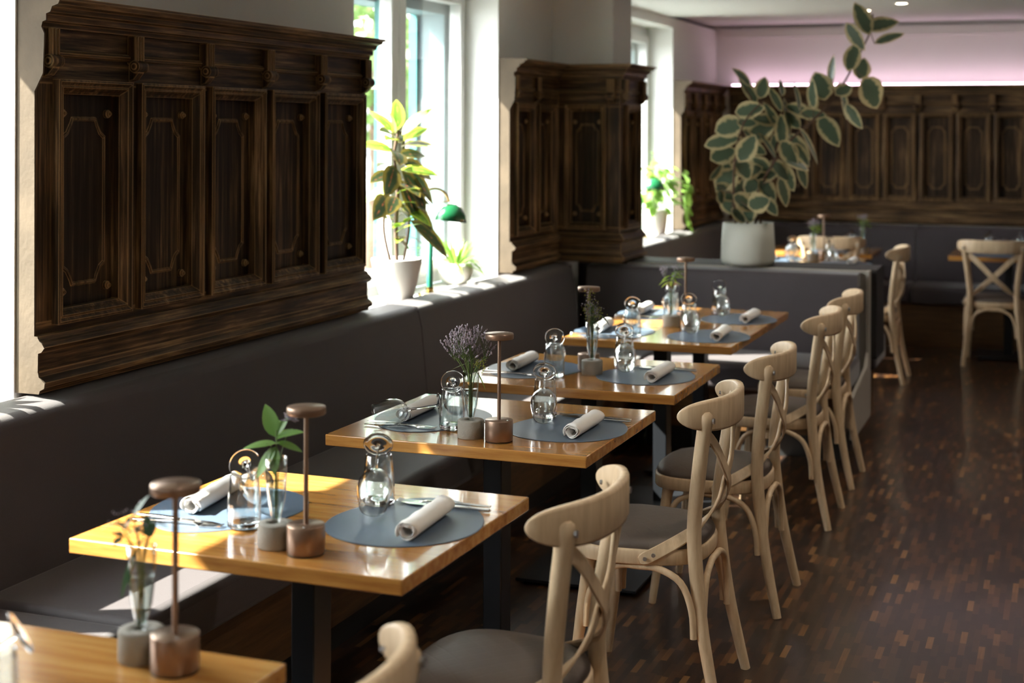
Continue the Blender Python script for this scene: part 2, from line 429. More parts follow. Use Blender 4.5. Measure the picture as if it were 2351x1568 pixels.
# pillar carrying the wall return
S('wall_pillar', MB().box(XW, -2.396, 7.991, 8.36, .92, HC), 'wall')
XF = -2.955    # window frame inner face
for i, (a, b) in enumerate(WINS):
    w = empty('window_%d' % (i+1), (XF, (a+b)/2, ZS), kind='structure')
    hw = (b-a)/2; H = ZT-ZS
    MB().box(-.045, XW-XF+.0, hw-.012, hw, 0, H).box(-.045, XW-XF, -hw, -hw+.012, 0, H).box(-.045, XW-XF, -hw, hw, H-.012, H).build('reveal_lining', 'reveal', w)
    MB().box(0, XW-XF+.02, -hw, hw, -.03, 0).build('window_sill', 'sill', w, bevel=.004)
    f = MB()
    f.box(-.07, 0, -hw+.012, -hw+.04, 0, H-.012).box(-.07, 0, hw-.04, hw-.012, 0, H-.012).box(-.07, 0, -hw+.06, hw-.06, 0, .06).box(-.07, 0, -hw+.06, hw-.06, H-.08, H-.012)
    f.build('window_frame', 'frame_white', w, bevel=.005)
    for s in (-1, 1):
        y0, y1 = (-hw+.035, -.004) if s < 0 else (.004, hw-.035)
        q = MB(); z0, z1 = .05, H-.07
        wa, wb = (.045, .075) if s < 0 else (.075, .045)
        q.box(-.05, .018, y0, y0+wa, z0, z1).box(-.05, .018, y1-wb, y1, z0, z1).box(-.05, .018, y0+wa, y1-wb, z0, z0+.07).box(-.05, .018, y0+wa, y1-wb, z1-.06, z1)
        sh = q.build('sash', 'frame_white', w, bevel=.006)
        MB().box(-.022, -.018, y0+wa-.001, y1-wb+.001, z0+.069, z1-.059).build('pane', 'pane', sh)
    MB().box(-.075, -.051, -.075, -.03, .03, H-.05).build('outer_cover', 'teal', w)
    MB().box(.018, .03, -.02, .02, .70, .76).box(.03, .042, -.012, .012, .60, .74).build('window_handle', 'steel', w, bevel=.003)
    # outer reveal, turquoise, deeper than the frame
    e = MB().box(XO-XF, -.07, hw-.10, hw, -.03, H).box(XO-XF, -.07, -hw, -hw+.03, -.03, H).box(XO-XF, -.07, -hw+.03, hw-.1, H-.18, H).box(XO-XF-.04, -.07, -hw+.03, hw-.1, -.06, -.02)
    e.build('outer_reveal', 'teal_pale', w)
    MB().box(XO-XF-.03, XO-XF+.012, hw-.13, hw+.06, -.05, H+.1).build('outer_trim', 'teal', w)

# ------------------------------------------------------------ wall panelling
def moulding(mb, x0, x1, z0, z1, w, d, y=0):
    # stepped picture frame moulding in the x-z plane, outer rectangle given
    steps = [(0, .0), (0, .9), (.18, 1.0), (.30, .75), (.42, .62), (.55, .80), (.68, .55), (.85, .18), (1, .0)]
    ring = []
    for a, h in steps:
        o = a*w; ring.append([(x0+o, y+h*d, z0+o), (x1-o, y+h*d, z0+o), (x1-o, y+h*d, z1-o), (x0+o, y+h*d, z1-o)])
    vs = [p for r in ring for p in r]
    fs = [(i*4+k, i*4+(k+1) % 4, (i+1)*4+(k+1) % 4, (i+1)*4+k) for i in range(len(ring)-1) for k in range(4)]
    mb.add(vs, fs)
ZB, Z0, Z1, ZF, ZC, ZTOP = .905, 1.10, 1.775, 1.862, 1.945, 2.011
CORN = [(0, 1.930), (.018, 1.930), (.022, 1.944), (.034, 1.948), (.034, 1.966), (.048, 1.971), (.054, 1.986), (.074, 1.992), (.080, 2.003), (.090, 2.003), (.090, 2.012), (0, 2.012)]
BASE = [(0, .965), (.012, .965), (.013, 1.018), (.024, 1.022), (.034, 1.034), (.026, 1.046), (.018, 1.052), (.010, 1.064), (0, 1.066)]
LOWR = [(0, .905), (.016, .905), (.020, .915), (.034, .922), (.036, .936), (.024, .946), (.016, .952), (.013, .965), (0, .965)]
T0 = .06
def panelling(L, panels, brackets, label, loc, rz, capL=False, capR=False, mit0=0, mit1=0, mitc=None):
    # local: x along the wall, -y out of the wall into the room (front plane y=0, back y=+T0)
    t = empty('wood_panelling', loc, rz, label=label, cat='wall panelling')
    fr = MB()
    xs = [0]+[v for p in panels for v in p]+[L]
    for i in range(0, len(xs), 2): fr.box(xs[i], xs[i+1], 0, T0-.001, Z0, Z1)
    fr.build('stile', 'wood_v', t)
    MB().box(0, L, 0, T0-.001, ZB, Z0).build('lower_rail', 'wood_h', t); MB().box(0, L, 0, T0-.001, Z1, ZTOP-.01).build('upper_rail', 'wood_h', t)
    for a, b in panels:
        p = MB().box(a, b, .028, T0-.002, Z0, Z1)
        w = b-a; cx = (a+b)/2; iz0, iz1 = Z0+.085, Z1-.095; ih = w*.31; c = min(.045, w*.14)
        # raised field with notched corners
        pts = []
        for sx, sz in ((-1, -1), (1, -1), (1, 1), (-1, 1)):
            X = cx+sx*ih; Z = iz0 if sz < 0 else iz1
            cn = [(X, Z-sz*c*1.2), (X-sx*c*.45, Z-sz*c*.95), (X-sx*c*.85, Z-sz*c*.35), (X-sx*c, Z)]
            if sx*sz > 0: cn = cn
            else: cn = cn[::-1]
            pts += cn
        n = len(pts)
        def ring(y, g): return [(cx+(q[0]-cx)*(1-g/ih), y, (iz0+iz1)/2+(q[1]-(iz0+iz1)/2)*(1-g/((iz1-iz0)/2))) for q in pts]
        vs = ring(.028, 0)+ring(.022, .004)+ring(.022, .008)+ring(.027, .012)
        p.add(vs, [(k*n+i, k*n+(i+1) % n, (k+1)*n+(i+1) % n, (k+1)*n+i) for k in range(3) for i in range(n)])
        pp = p.build('panel', 'wood_panel', t)
        mo = MB(); mm = MB(); moulding(mm, a-.012, b+.012, Z0-.012, Z1+.012, min(.042, w*.17), .026, 0)
        # moulding coordinates: flip depth so it stands out to -y and dips to the panel
        mo.add([(v[0], -(v[1])*1.0+max(0, 0), v[2]) for v in mm.v], mm.f)
        # outer face from wall plane, inner lip runs back to the panel
        wq = min(.042, w*.17); x0, x1, z0, z1 = a-.012+wq, b+.012-wq, Z0-.012+wq, Z1+.012-wq
        mo.add([(x0, 0, z0), (x1, 0, z0), (x1, 0, z1), (x0, 0, z1), (x0, .028, z0), (x1, .028, z0), (x1, .028, z1), (x0, .028, z1)],
               [(0, 1, 5, 4), (1, 2, 6, 5), (2, 3, 7, 6), (3, 0, 4, 7)])
        mo.build('panel_moulding', 'wood_v', pp)
        if L < 3:
            for sx in (-1, 1):
                for z in (iz0-.012, iz1+.010):
                    ro = MB()
                    for k in range(3): ro.tube([(cx+sx*(ih+.004), .028, z), (cx+sx*(ih+.004), .018-.005*k, z)], .013-.004*k, 10)
                    ro.build('rosette', 'wood_v', pp)
    # frieze bead
    MB().prism([(0, ZF-.012), (-.010, ZF-.008), (-.014, ZF), (-.008, ZF+.008), (0, ZF+.010)], 'x', .0, L).build('frieze_bead', 'wood_h', t)
    for pr, nm in ((CORN, 'cornice'), (BASE, 'base_moulding'), (LOWR, 'lower_moulding')):
        # mitred ends
        n = len(pr); vs = [(0-d*mit0, -d, z) for d, z in pr]+[(L+d*mit1, -d, z) for d, z in pr]
        MB().add(vs, [(i, (i+1) % n, n+(i+1) % n, n+i) for i in range(n)]+[tuple(range(n)), tuple(range(n))[::-1] and tuple(range(n, 2*n))[::-1]]).build(nm, 'wood_h', t)
    for x in brackets:
        br = MB(); wB = .024
        br.box(x-wB, x+wB, -.030, 0, 1.842, 1.93)
        for k in (-1, 0, 1): br.box(x+k*.014-.004, x+k*.014+.004, -.036, -.029, 1.848, 1.928)
        bo = br.build('bracket', 'wood_v', t, bevel=.002, seg=1)
        sc2 = MB().tube([(x-wB-.001, -.027, 1.836), (x+wB+.001, -.027, 1.836)], .019, 14)
        sc2.tube([(x-wB-.004, -.027, 1.836), (x+wB+.004, -.027, 1.836)], .009, 10)
        sc2.prism([(-.0, 1.842), (-.040, 1.836), (-.034, 1.815), (-.018, 1.797), (0, 1.79)], 'x', x-wB*.6, x+wB*.6)
        sc2.build('scroll', 'wood_v', bo)
    prof = [(T0, ZB), (-.018, ZB)]+[(-d-.004, z) for d, z in LOWR[1:]]+[(-d-.004, z) for d, z in BASE[1:]]+[(-.002, 1.75), (-.03, 1.80), (-.034, 1.91)]+[(-d-.006, z) for d, z in CORN[1:-1]]+[(T0, 2.016)]
    for on, x0, x1 in ((capL, -.006, 0), (capR, L, L+.006)):
        if on:
            n = len(prof); MB().prism(prof, 'x', x0, x1).build('plaster_end', 'plaster_edge', t)
    return t
XP = -2.70
# wall A: between first and second window.  local x -> world +Y, -y -> world +X : rotate +90deg
pa = [(.087+.402*k, .420+.402*k) for k in range(5)]
panelling(2.075, pa, [.045]+[.453+.402*(k) for k in range(4)]+[2.045], 'dark carved wooden panelling with five tall panels on the near wall pier', (XP, 3.40, 0), PI/2, capL=True, capR=False)
panelling(.78, [(.075, .345), (.42, .69)], [.045, .383], 'narrow dark wood panelling on left wall just past the second window', (XP, 7.15, 0), PI/2, capL=True)
panelling(.365, [(.055, .275)], [.315], 'dark wood panelling on pillar face turned toward the camera', (XP, 7.93, 0), 0, mit1=1)
panelling(.44, [(.09, .35)], [.04, .40], 'dark wood panelling on pillar side facing the aisle', (XP+.3655, 7.9312, 0), PI/2, mit0=1)
panelling(YB-10.76-.06, [(.08+.33*k, .33+.33*k) for k in range(4)], [.045+.33*k for k in range(5)], 'dark wood panelling on left wall between last window and back corner', (XP, 10.76, 0), PI/2, capL=True)
np_ = 19
panelling(5.83, [(.42+.2815*k, .42+.2815*k+.222) for k in range(np_)], [.39+.2815*k for k in range(np_+1)], 'long dark wood panelling across the whole back wall', (XP+.07, YB-.06, 0), 0)

# LED strip on top of the back cornice, ceiling spots, and added unseen fill spots
o = MB().box(XP+.1, 3.1, YB-.11, YB-.085, 2.0125, 2.0215).build('led_strip', 'led'); tag(o, 'glowing pink light strip along top of back wall panelling', 'light strip')
o = MB().box(XP, 3.1, YB-.075, YB-.002, HC-.07, HC-.0).build('trim_2', 'wall'); tag(o, kind='structure')
t = empty('ceiling_spotlight', label='s', cat='ceiling light', group='recessed ceiling spots')
MB().lathe([(.036, 0), (.05, -.004), (.055, 0), (.055, .01)], 24).build('spot_ring', 'frame_white', t)
MB().lathe([(.0005, -.001), (.036, -.001), (.036, .004), (.0005, .004)], 20).build('spot_lens', 'lamp_on', t)
for x, y, lb in ((-1.317, 10.47, 'recessed round ceiling spotlight behind the rubber plant tip'), (-1.02, 9.95, 'recessed round ceiling spotlight cut by the top of the frame')):
    place(t, used, (x, y, HC), 0, lb)
sl = bpy.data.lights.new('fill_spot_beam', 'SPOT'); sl.energy = 17; sl.color = (1, .88, .74); sl.spot_size = math.radians(130); sl.spot_blend = .8; sl.shadow_soft_size = .06
for x, y in [(x, y) for x in (-.35, 1.3) for y in (-.6, 1.6, 3.8, 6.0, 8.2)]:  # extra spots out of view, added to raise the interior brightness
    q = place(t, used, (x, y, HC), 0, 'added unseen ceiling fill spot %s, %s' % ('over the aisle beside the chairs' if x < 0 else 'far right of the aisle', {-.6: 'behind the camera', 1.6: 'level with the nearest table', 3.8: 'level with the purple flowers', 6.0: 'level with the long table', 8.2: 'level with the divider'}[y]))
    so2 = bpy.data.objects.new('fill_spot_beam', sl); COL.objects.link(so2); so2.parent = q; so2.location = (0, 0, -.02)

# ------------------------------------------------------------ banquettes
def cushion_back(name, parent, a, b, axis, prof, mat='uphol', bev=.02):
    return MB().prism(prof, axis, a, b).build(name, mat, parent, bevel=bev, seg=4)
def seatbox(parent, x0, x1, y0, y1, mat='uphol', z0=.335, z1=.47):
    return MB().box(x0, x1, y0, y1, z0, z1).build('seat_cushion', mat, parent, bevel=.03, seg=5)
BP = [(-2.545, .40), (-2.585, .80), (-2.605, .885), (XP-.002, .898), (XP-.052, .898), (XP-.052, .40)]
t = empty('banquette', (0, 0, 0), label='long dark aubergine banquette along the left wall behind the row of tables', cat='banquette')
for a, b in ((.6, 2.2), (2.204, 5.787), (5.793, 7.89)): cushion_back('back_cushion', t, a, b, 'y', BP, bev=.028)
for a, b in ((.6, 2.975), (2.985, 5.785), (5.79, 7.895)): seatbox(t, -2.56, -2.07, a, b)
MB().box(XP-.05, -2.13, .6, 7.895, .10, .335).build('bench_base', 'base_wood', t)
MB().box(XP-.05, -2.17, .6, 7.895, 0, .10).build('plinth', 'black_plinth', t)
# divider bench facing the camera
t = empty('banquette', (0, 0, 0), label='dark banquette across the room whose back divides the two dining areas', cat='banquette')
DP = [(7.90, .40), (7.925, .80), (7.95, .885), (8.06, .892), (8.06, .40)]
cushion_back('back_cushion', t, -2.53, -1.035, 'x', DP, bev=.015)
seatbox(t, -2.06, -1.012, 7.38, 7.90)
MB().box(-2.06, -1.04, 7.46, 8.04, .12, .335).build('bench_base', 'base_wood', t)
MB().box(-2.06, -1.06, 7.50, 8.04, 0, .12).build('plinth', 'black_plinth', t)
MB().prism([(7.42, .12), (8.10, .12), (8.10, .90), (8.02, .90), (8.02, .47), (7.95, .40), (7.42, .33)], 'x', -1.002, -.984).build('side_board', 'board_grey', t, bevel=.003)
MB().box(-2.33, -1.0, 8.063, 8.075, .33, .900).build('top_edge', 'board_grey', t, bevel=.003)
# its twin facing the other way
t = empty('banquette', (0, 0, 0), label='black backed banquette behind the divider facing the rear tables', cat='banquette')
EP = [(8.105, .42), (8.105, .90), (8.40, .905), (8.43, .80), (8.46, .42)]
cushion_back('back_cushion', t, -2.53, -.955, 'x', EP, 'uphol_dark', bev=.02)
seatbox(t, -2.06, -1.0, 8.47, 8.95, z0=.30)
MB().box(-2.1, -1.06, 8.12, 8.88, .0, .30).build('bench_base', 'base_wood', t)
# left wall bench of rear area, and back wall bench
t = empty('banquette', (0, 0, 0), label='dark banquette along the left wall of the rear area under the last window', cat='banquette')
for a, b in ((8.48, 10.05), (10.055, 12.03)): cushion_back('back_cushion', t, a, b, 'y', BP, bev=.028)
seatbox(t, -2.56, -2.07, 8.97, 11.55)
MB().box(XP-.05, -2.13, 8.97, 11.6, 0, .335).build('bench_base', 'base_wood', t)
t = empty('banquette', (0, 0, 0), label='long dark banquette along the panelled back wall', cat='banquette')
FP = [(11.98, .40), (12.01, .80), (12.03, .885), (12.07, .898), (12.135, .898), (12.135, .40)]
for a, b in ((-2.53, -1.12), (-1.115, .35), (.355, 1.8), (1.805, 3.19)):
    cushion_back('back_cushion', t, a, b, 'x', FP)
    seatbox(t, a if a > -2.5 else -2.06, b, 11.55, 12.0)
MB().box(-2.5, 3.19, 11.62, 12.13, .0, .335).build('bench_base', 'base_wood', t)

# ------------------------------------------------------------ tables
def table(cx, cy, W, L, rz, label, posts=(0,)):
    t = empty('dining_table', (cx, cy, 0), rz, label=label, cat='table', group='honey oak dining tables')
    MB().box(-W/2, W/2, -L/2, L/2, .717, .75).build('table_top', 'oak', t, bevel=.0025, seg=2)
    for p in posts:
        MB().box(-.030, .030, p-.042, p+.042, .012, .705).box(-.14, .14, p-.05, p+.05, .702, .7165).build('post', 'black_metal', t, bevel=.003, seg=1)
        q = MB().box(-.225, .225, p-.2, p+.2, .012, .022)
        for sx in (-1, 1):
            for sy in (-1, 1): q.lathe([(.001, 0), (.016, 0), (.016, .012), (.001, .012)], 12, (sx*.19, p+sy*.165, 0))
        q.build('base_plate', 'black_metal', t, bevel=.001, seg=1)
    return t
TB = {
 1: (-1.63, 1.837, .806, .72, 0, 'nearest oak table cut off by the bottom left corner of the picture'),
 2: (-1.637, 3.048, .806, .72, -.012, 'sunlit oak table, second from the camera, with the leafy green sprig'),
 3: (-1.636, 4.238, .806, .72, -.004, 'sharply focused oak table with purple flowers, third from the camera'),
 4: (-1.646, 5.232, .806, .72, .006, 'fourth oak table from the camera, with dark flowers in the vase'),
 5: (-1.665, 6.685, .744, 1.276, -.008, 'longer oak table set for four in front of the divider banquette'),
 6: (-1.70, 10.25, .78, .70, 0, 'oak table right behind the divider and the potted rubber plant'),
 7: (-1.72, 11.24, .80, .64, 0, 'oak table in the rear corner, partly hidden by a pale chair'),
 8: (-.40, 11.37, .80, .66, 0, 'oak table at the right end by the back banquette'),
}
for k, (cx, cy, W, L, rz, lb) in TB.items(): table(cx, cy, W, L, rz, lb, (-.35, .35) if k == 5 else (0,))

# ------------------------------------------------------------ chairs
def make_chair():
    t = empty('dining_chair', label='chair', cat='chair', group='pale beech cross back chairs')
    for s in (-1, 1):
        P = spline([(s*.196, -.012, 0), (s*.176, .035, .22), (s*.158, .062, .42), (s*.158, .064, .54), (s*.176, .045, .70), (s*.197, .022, .845)], 5)
        n = len(P); rad = [.0145+.0065*min(1, i/(n*.35)) for i in range(n)]
        rad[-1] = .012
        P.append(Vector((s*.199, .020, .853))); rad[-1] = .018; rad.append(.008)
        MB().tube(P, rad, 14).build('rear_leg', 'beech', t)
        MB().tube(spline([(s*.190, .425, 0), (s*.178, .40, .2), (s*.168, .375, .41)], 5), [.0125+.006*min(1, i/6) for i in range(11)], 12).build('front_leg', 'beech', t)
        # strap from one post across the back to the other side of the seat ring
        C = [(s*.185, .036, .80), (s*.12, .014, .745), (s*.05, .004, .675), (-s*.005, .006+s*.005, .62), (-s*.075, .024, .555), (-s*.14, .085, .488), (-s*.195, .165, .440), (-s*.207, .215, .415)]
        Nn = [(0, 1, 0), (0, 1, 0), (0, 1, 0), (0, 1, 0), (-s*.3, .95, .0), (-s*.8, .55, 0), (-s, .15, 0), (-s, 0, 0)]
        Q = spline(C, 4); m = len(Q); NN = [Vector(Nn[min(7, i//4)]).lerp(Vector(Nn[min(7, i//4+1)]), (i % 4)/4) for i in range(m)]
        st = MB().ribbon(Q, NN, [.036 if i < m-2 else (.03 if i == m-2 else .018) for i in range(m)], .008).build('cross_strap', 'beech', t, bevel=.002, seg=1)
        for q in ((-s*.2125, .195, .424), (-s*.2125, .170, .437)):
            MB().tube([q, (q[0]-s*.004, q[1], q[2])], .006, 10).build('screw', 'screw', st)
        # screw through the top of the post
        MB().tube([(s*.197, .004, .828), (s*.197, -.002, .828)], .008, 10).build('screw', 'screw', t)
        MB().tube([(s*.205, .070, .838), (s*.205, .0745, .838)], .0055, 8).build('screw', 'screw', t)
    # top rail
    K = 28; vs = []
    for i in range(K+1):
        a = math.sin(PI/2*(-1+2*i/K)); a = max(-.9995, min(.9995, a)); aa = abs(a)
        x = .243*math.sin(a*1.25)/math.sin(1.25); y = -.022+.118*aa**2.3
        dx = .243*math.cos(a*1.25)*1.25/math.sin(1.25); dy = .118*2.3*aa**1.3*(1 if a > 0 else -1)
        nl = math.hypot(dx, dy); nx, ny = dy/nl, -dx/nl
        h = .045*max(.0, 1-aa**5)**.55+.0008; th = .010*(max(0., 1-aa**6)**.5)+.001
        z = .838+.004*aa
        for u, v in ((1, -.85), (1, .85), (.75, 1), (-.75, 1), (-1, .85), (-1, -.85), (-.75, -1), (.75, -1)):
            vs.append((x+nx*u*th, y-.0+ny*u*th, z+v*h))
    fs = [(i*8+k, i*8+(k+1) % 8, (i+1)*8+(k+1) % 8, (i+1)*8+k) for i in range(K) for k in range(8)]+[tuple(range(8))[::-1], tuple(K*8+k for k in range(8))]
    MB().add(vs, fs, True).build('top_rail', 'beech', t)
    # seat ring and cushion
    def outline(g, n=40):
        o = []
        for i in range(n):
            a = 2*PI*i/n; ca, sa = math.cos(a), math.sin(a)
            e = 2/3.0; x = (.205-g)*math.copysign(abs(ca)**e, ca); y = (.197-g)*math.copysign(abs(sa)**e, sa)
            o.append((x*(1+.10*y/.197), .245+y))
        return o
    n = 40; lay = [(0, .402), (-.003, .406), (-.003, .440), (0, .446), (.016, .446), (.016, .402)]
    vs = []; 
    for g, z in lay: vs += [(x, y, z) for x, y in outline(g)]
    fs = [(k*n+i, k*n+(i+1) % n, ((k+1) % 6)*n+(i+1) % n, ((k+1) % 6)*n+i) for k in range(6) for i in range(n)]
    MB().add(vs, fs, True).build('seat_ring', 'beech', t)
    lay = [(.014, .425), (.004, .447), (.003, .455), (.010, .468), (.03, .478), (.08, .486), (.14, .489), (.19, .490)]
    vs = []
    for g, z in lay: vs += [(x, y, z) for x, y in outline(g)]
    fs = [(k*n+i, k*n+(i+1) % n, (k+1)*n+(i+1) % n, (k+1)*n+i) for k in range(len(lay)-1) for i in range(n)]
    fs.append(tuple((len(lay)-1)*n+i for i in range(n)))
    MB().add(vs, fs, True).build('seat_cushion', 'vinyl', t)
    def arch(a, b, y=.205):
        a = Vector(a); b = Vector(b); d = b-a
        def q(f, z): v = a+d*f; return (v.x, v.y, z)
        P = spline([q(0, y), q(.02, y+.08), q(.12, y+.155), q(.32, y+.188), q(.5, y+.19), q(.68, y+.188), q(.88, y+.155), q(.98, y+.08), q(1, y)], 4)
        return MB().tube(P, [.010]*len(P), 10).build('leg_brace', 'beech', t)
    arch((-.155, .038, 0), (.155, .038, 0)); arch((-.158, .382, 0), (.158, .382, 0))
    for s in (-1, 1): arch((s*.190, .058, 0), (s*.190, .378, 0))
    return t
ch = make_chair()
CH = [(-.925, 1.885, 'L', 'nearest cross back chair, only its rail tip showing at the bottom edge'),
 (-.93, 3.055, 'L', 'blurred cross back chair in front, beside the sunlit second table'),
 (-.93, 4.30, 'L', 'sharp cross back chair beside the table with purple flowers'),
 (-.925, 5.19, 'L', 'cross back chair beside the fourth table from the camera'),
 (-.93, 6.36, 'L', 'nearer of two cross back chairs at the long table by the divider'),
 (-.935, 7.10, 'L', 'farther of two cross back chairs at the long table by the divider'),
 (-1.005, 10.05, 'L', 'cross back chair showing past the end of the divider banquette'),
 (-1.60, 10.77, 'B', 'pale chair back between the two tables behind the divider'),
 (-.484, 10.82, 'B', 'cross back chair seen from behind at the right end of the room')]
for x, y, d, lb in CH:
    place(ch, used, (x, y, 0), PI/2 if d == 'L' else 0, lb)

# ------------------------------------------------------------ table ware prototypes
def make_mat():
    mb = MB(); n = 56; o = []
    for i in range(n):
        a = 2*PI*i/n; y = .215*math.sin(a); x = .172*math.cos(a)*(1-.16*math.sin(a)+.03*math.cos(2*a))
        o.append((x, y))
    v = [(x*.995, y*.995, 0) for x, y in o]+[(x, y, .0012) for x, y in o]+[(x*.99, y*.99, .0022) for x, y in o]
    mb.add(v, [(k*n+i, k*n+(i+1) % n, (k+1)*n+(i+1) % n, (k+1)*n+i) for k in range(2) for i in range(n)]+[tuple(2*n+i for i in range(n))])
    return tag(mb.build('placemat', 'mat'), 'm', 'placemat', 'slate blue leather placemats')
def make_napkin():
    # rolled cloth: spiral cross-section, slightly squashed, extruded along y
    mb = MB(); K = 46; L = .245; S_ = 12
    def sp(t, s):
        a = t*2*PI*2.6; r = .0095+.0125*t+.0008*math.sin(3*a)
        return (r*math.cos(a)*1.12, r*math.sin(a)*.92+.021)
    vs = []
    for j in range(S_+1):
        yy = -L/2+L*j/S_
        for i in range(K+1):
            x, z = sp(i/K, j); w = 1+.03*math.sin(j*1.7+i*.15)
            e = .004*math.sin(i*.9+1.3) if j in (0, S_) else 0
            vs.append((x*w, yy+e, max(.0012, z*w)))
    fs = [(j*(K+1)+i, j*(K+1)+i+1, (j+1)*(K+1)+i+1, (j+1)*(K+1)+i) for j in range(S_) for i in range(K)]
    mb.add(vs, fs, True)
    o = mb.build('napkin', 'napkin'); s = o.modifiers.new('solid', 'SOLIDIFY'); s.thickness = .0026; s.offset = -1
    return tag(o, 'n', 'napkin', 'rolled white napkins')
def make_fork():
    t = empty('fork', label='f', cat='fork', group='steel forks')
    P = [(.115, 0, .002), (.06, 0, .004), (.0, 0, .007), (-.04, 0, .006), (-.055, 0, .003)]
    MB().ribbon(spline(P, 4), [(0, 0, 1)]*17, [.013-.0004*i if i < 10 else .008+.001*(i-10) for i in range(17)], .0025).build('handle', 'steel', t, bevel=.0008, seg=1)
    h = MB().ribbon([(-.053, 0, .003), (-.062, 0, .0018), (-.075, 0, .0018)], [(0, 0, 1)]*3, [.013, .024, .025], .002)
    for k in range(4): h.ribbon([(-.074, (k-1.5)*.0068, .0018), (-.10, (k-1.5)*.0068, .003), (-.116, (k-1.5)*.006, .006)], [(0, 0, 1)]*3, .0035, .0016)
    h.build('tines', 'steel', t)
    return t
def make_knife():
    t = empty('knife', label='k', cat='knife', group='steel table knives')
    MB().ribbon(spline([(.118, 0, .003), (.06, 0, .004), (.01, 0, .0035)], 4), [(0, 0, 1)]*9, .0135, .005).build('handle', 'steel', t, bevel=.0015, seg=2)
    MB().ribbon([(.01, 0, .003), (-.03, 0, .003), (-.08, .001, .003), (-.108, .003, .003)], [(0, 0, 1)]*4, [.012, .018, .018, .004], .0015).build('blade', 'steel', t)
    return t
def make_tumbler():
    t = empty('tumbler', label='t', cat='drinking glass', group='clear water tumblers')
    MB().lathe([(.0375, .012), (.0385, .03), (.0375, .06), (.0340, .09), (.0312, .117), (.0306, .1178), (.0298, .117), (.0325, .09), (.0358, .06), (.0367, .03), (.0355, .013)], 36).build('tumbler_wall', 'glass', t)
    MB().lathe([(.0005, 0), (.034, 0), (.0375, .003), (.0382, .012), (.0362, .0125), (.0005, .010)], 36).build('tumbler_base', 'glass_solid', t)
    return t
def make_wine(name='wine_glass'):
    t = empty(name, label='w', cat='wine glass', group='stemmed wine glasses lying upside down')
    MB().lathe([(.0045, .098), (.016, .101), (.030, .112), (.0385, .130), (.0405, .148), (.0385, .172), (.0335, .198), (.0322, .2045), (.0316, .2048), (.0312, .204), (.0326, .198), (.0376, .172), (.0395, .148), (.0375, .131), (.029, .114), (.015, .103), (.0005, .1015)], 36).build('bowl', 'glass', t)
    MB().lathe([(.0040, .004), (.0032, .02), (.0030, .06), (.0036, .088), (.007, .098), (.004, .1015), (.0005, .102)], 14).build('glass_stem', 'glass_solid', t)
    MB().lathe([(.0005, .0012), (.010, .0008), (.032, -.0003), (.0345, -.0003), (.0356, .0008), (.0356, .0022), (.0345, .0034), (.033, .0030), (.015, .0042), (.006, .0075), (.003, .011), (.0005, .011)], 40).build('glass_foot', 'glass_solid', t)
    return t
pm, pn, pf, pk, pt, pw = make_mat(), make_napkin(), make_fork(), make_knife(), make_tumbler(), make_wine()
TZ = .7502
def aim(o, foot, d):
    o.rotation_euler = Vector(d).to_track_quat('Z', 'Y').to_euler(); o.location = foot
def setting(cx, cy, ang, where, wine=True, cut=True, nap=True, dn=0):
    ca, sa = math.cos(ang), math.sin(ang)
    def T(x, y): return (cx+x*ca-y*sa, cy+x*sa+y*ca)
    p = T(0, 0); place(pm, used, (p[0], p[1], TZ), ang, 'slate blue leather placemat '+where)
    z = TZ+.0023
    if nap:
        p = T(.058, -.04); place(pn, used, (p[0], p[1], z), ang+dn, 'rolled white napkin '+where)
    if cut:
        p = T(.03, .158); place(pf, used, (p[0], p[1], z+.0004), ang+.05, 'steel fork '+where)
        p = T(.035, .132); place(pk, used, (p[0], p[1], z+.0004), ang-.03, 'steel knife '+where)
    p = T(-.123, .12); place(pt, used, (p[0], p[1], z), 0, 'clear water tumbler '+where)
    if wine:
        p = T(-.127, .126); a = T(-.127+.055, .126-.165); w = place(pw, used, (0, 0, 0), 0, 'upturned wine glass '+where)
        aim(w, (p[0], p[1], .894), (a[0]-p[0], a[1]-p[1], -.106))
setting(-1.41, 3.09, .06, 'on the chair side of the second table from the camera')
setting(-1.857, 3.03, PI, 'on the sunlit bench side of the second table', dn=.12)
setting(-1.40, 4.235, .0, 'on the chair side of the sharp table with purple flowers')
setting(-1.846, 4.205, PI, 'on the bench side of the sharp table with purple flowers', dn=.03)
setting(-1.435, 5.24, .0, 'on the chair side of the fourth table from the camera')
setting(-1.868, 5.21, PI, 'on the bench side of the fourth table from the camera', dn=.04)
setting(-1.455, 6.335, .0, 'at the near right place of the long table', cut=False, dn=.05)
setting(-1.455, 6.96, .0, 'at the far right place of the long table', cut=False)
setting(-1.885, 6.30, PI, 'at the near left place of the long table', dn=.1)
setting(-1.885, 6.98, PI, 'at the far left place of the long table', dn=.05)
setting(-1.40, 10.12, .0, 'on the aisle side of the table right behind the divider', cut=False)
setting(-1.88, 10.27, PI, 'on the wall side of the table right behind the divider', cut=False, dn=.3)
setting(-1.62, 11.08, PI*1.5, 'on the chair side of the rear corner table', cut=False)
setting(-.44, 11.20, -PI/2, 'on the chair side of the table at the right end', cut=False, nap=False)
setting(-.42, 11.52, PI/2, 'on the bench side of the table at the right end', cut=False)
# nearest table: only a leaning wine glass and its tumbler show
place(pt, used, (-1.50, 1.80, TZ), 0, 'clear tumbler on the nearest table at the bottom left corner')
w = place(pw, used, (0, 0, 0), 0, 'blurred wine glass tipped over at the bottom left corner'); aim(w, (-1.475, 1.83, .888), (-.13, -.11, -.10))
# second wine glass on the bench side of the sharp table, lying across the napkin
w = place(pw, used, (0, 0, 0), 0, 'second wine glass lying toward the rolled napkin on the purple flower table'); aim(w, (-1.780, 4.125, .812), (-.165, -.110, -.022))

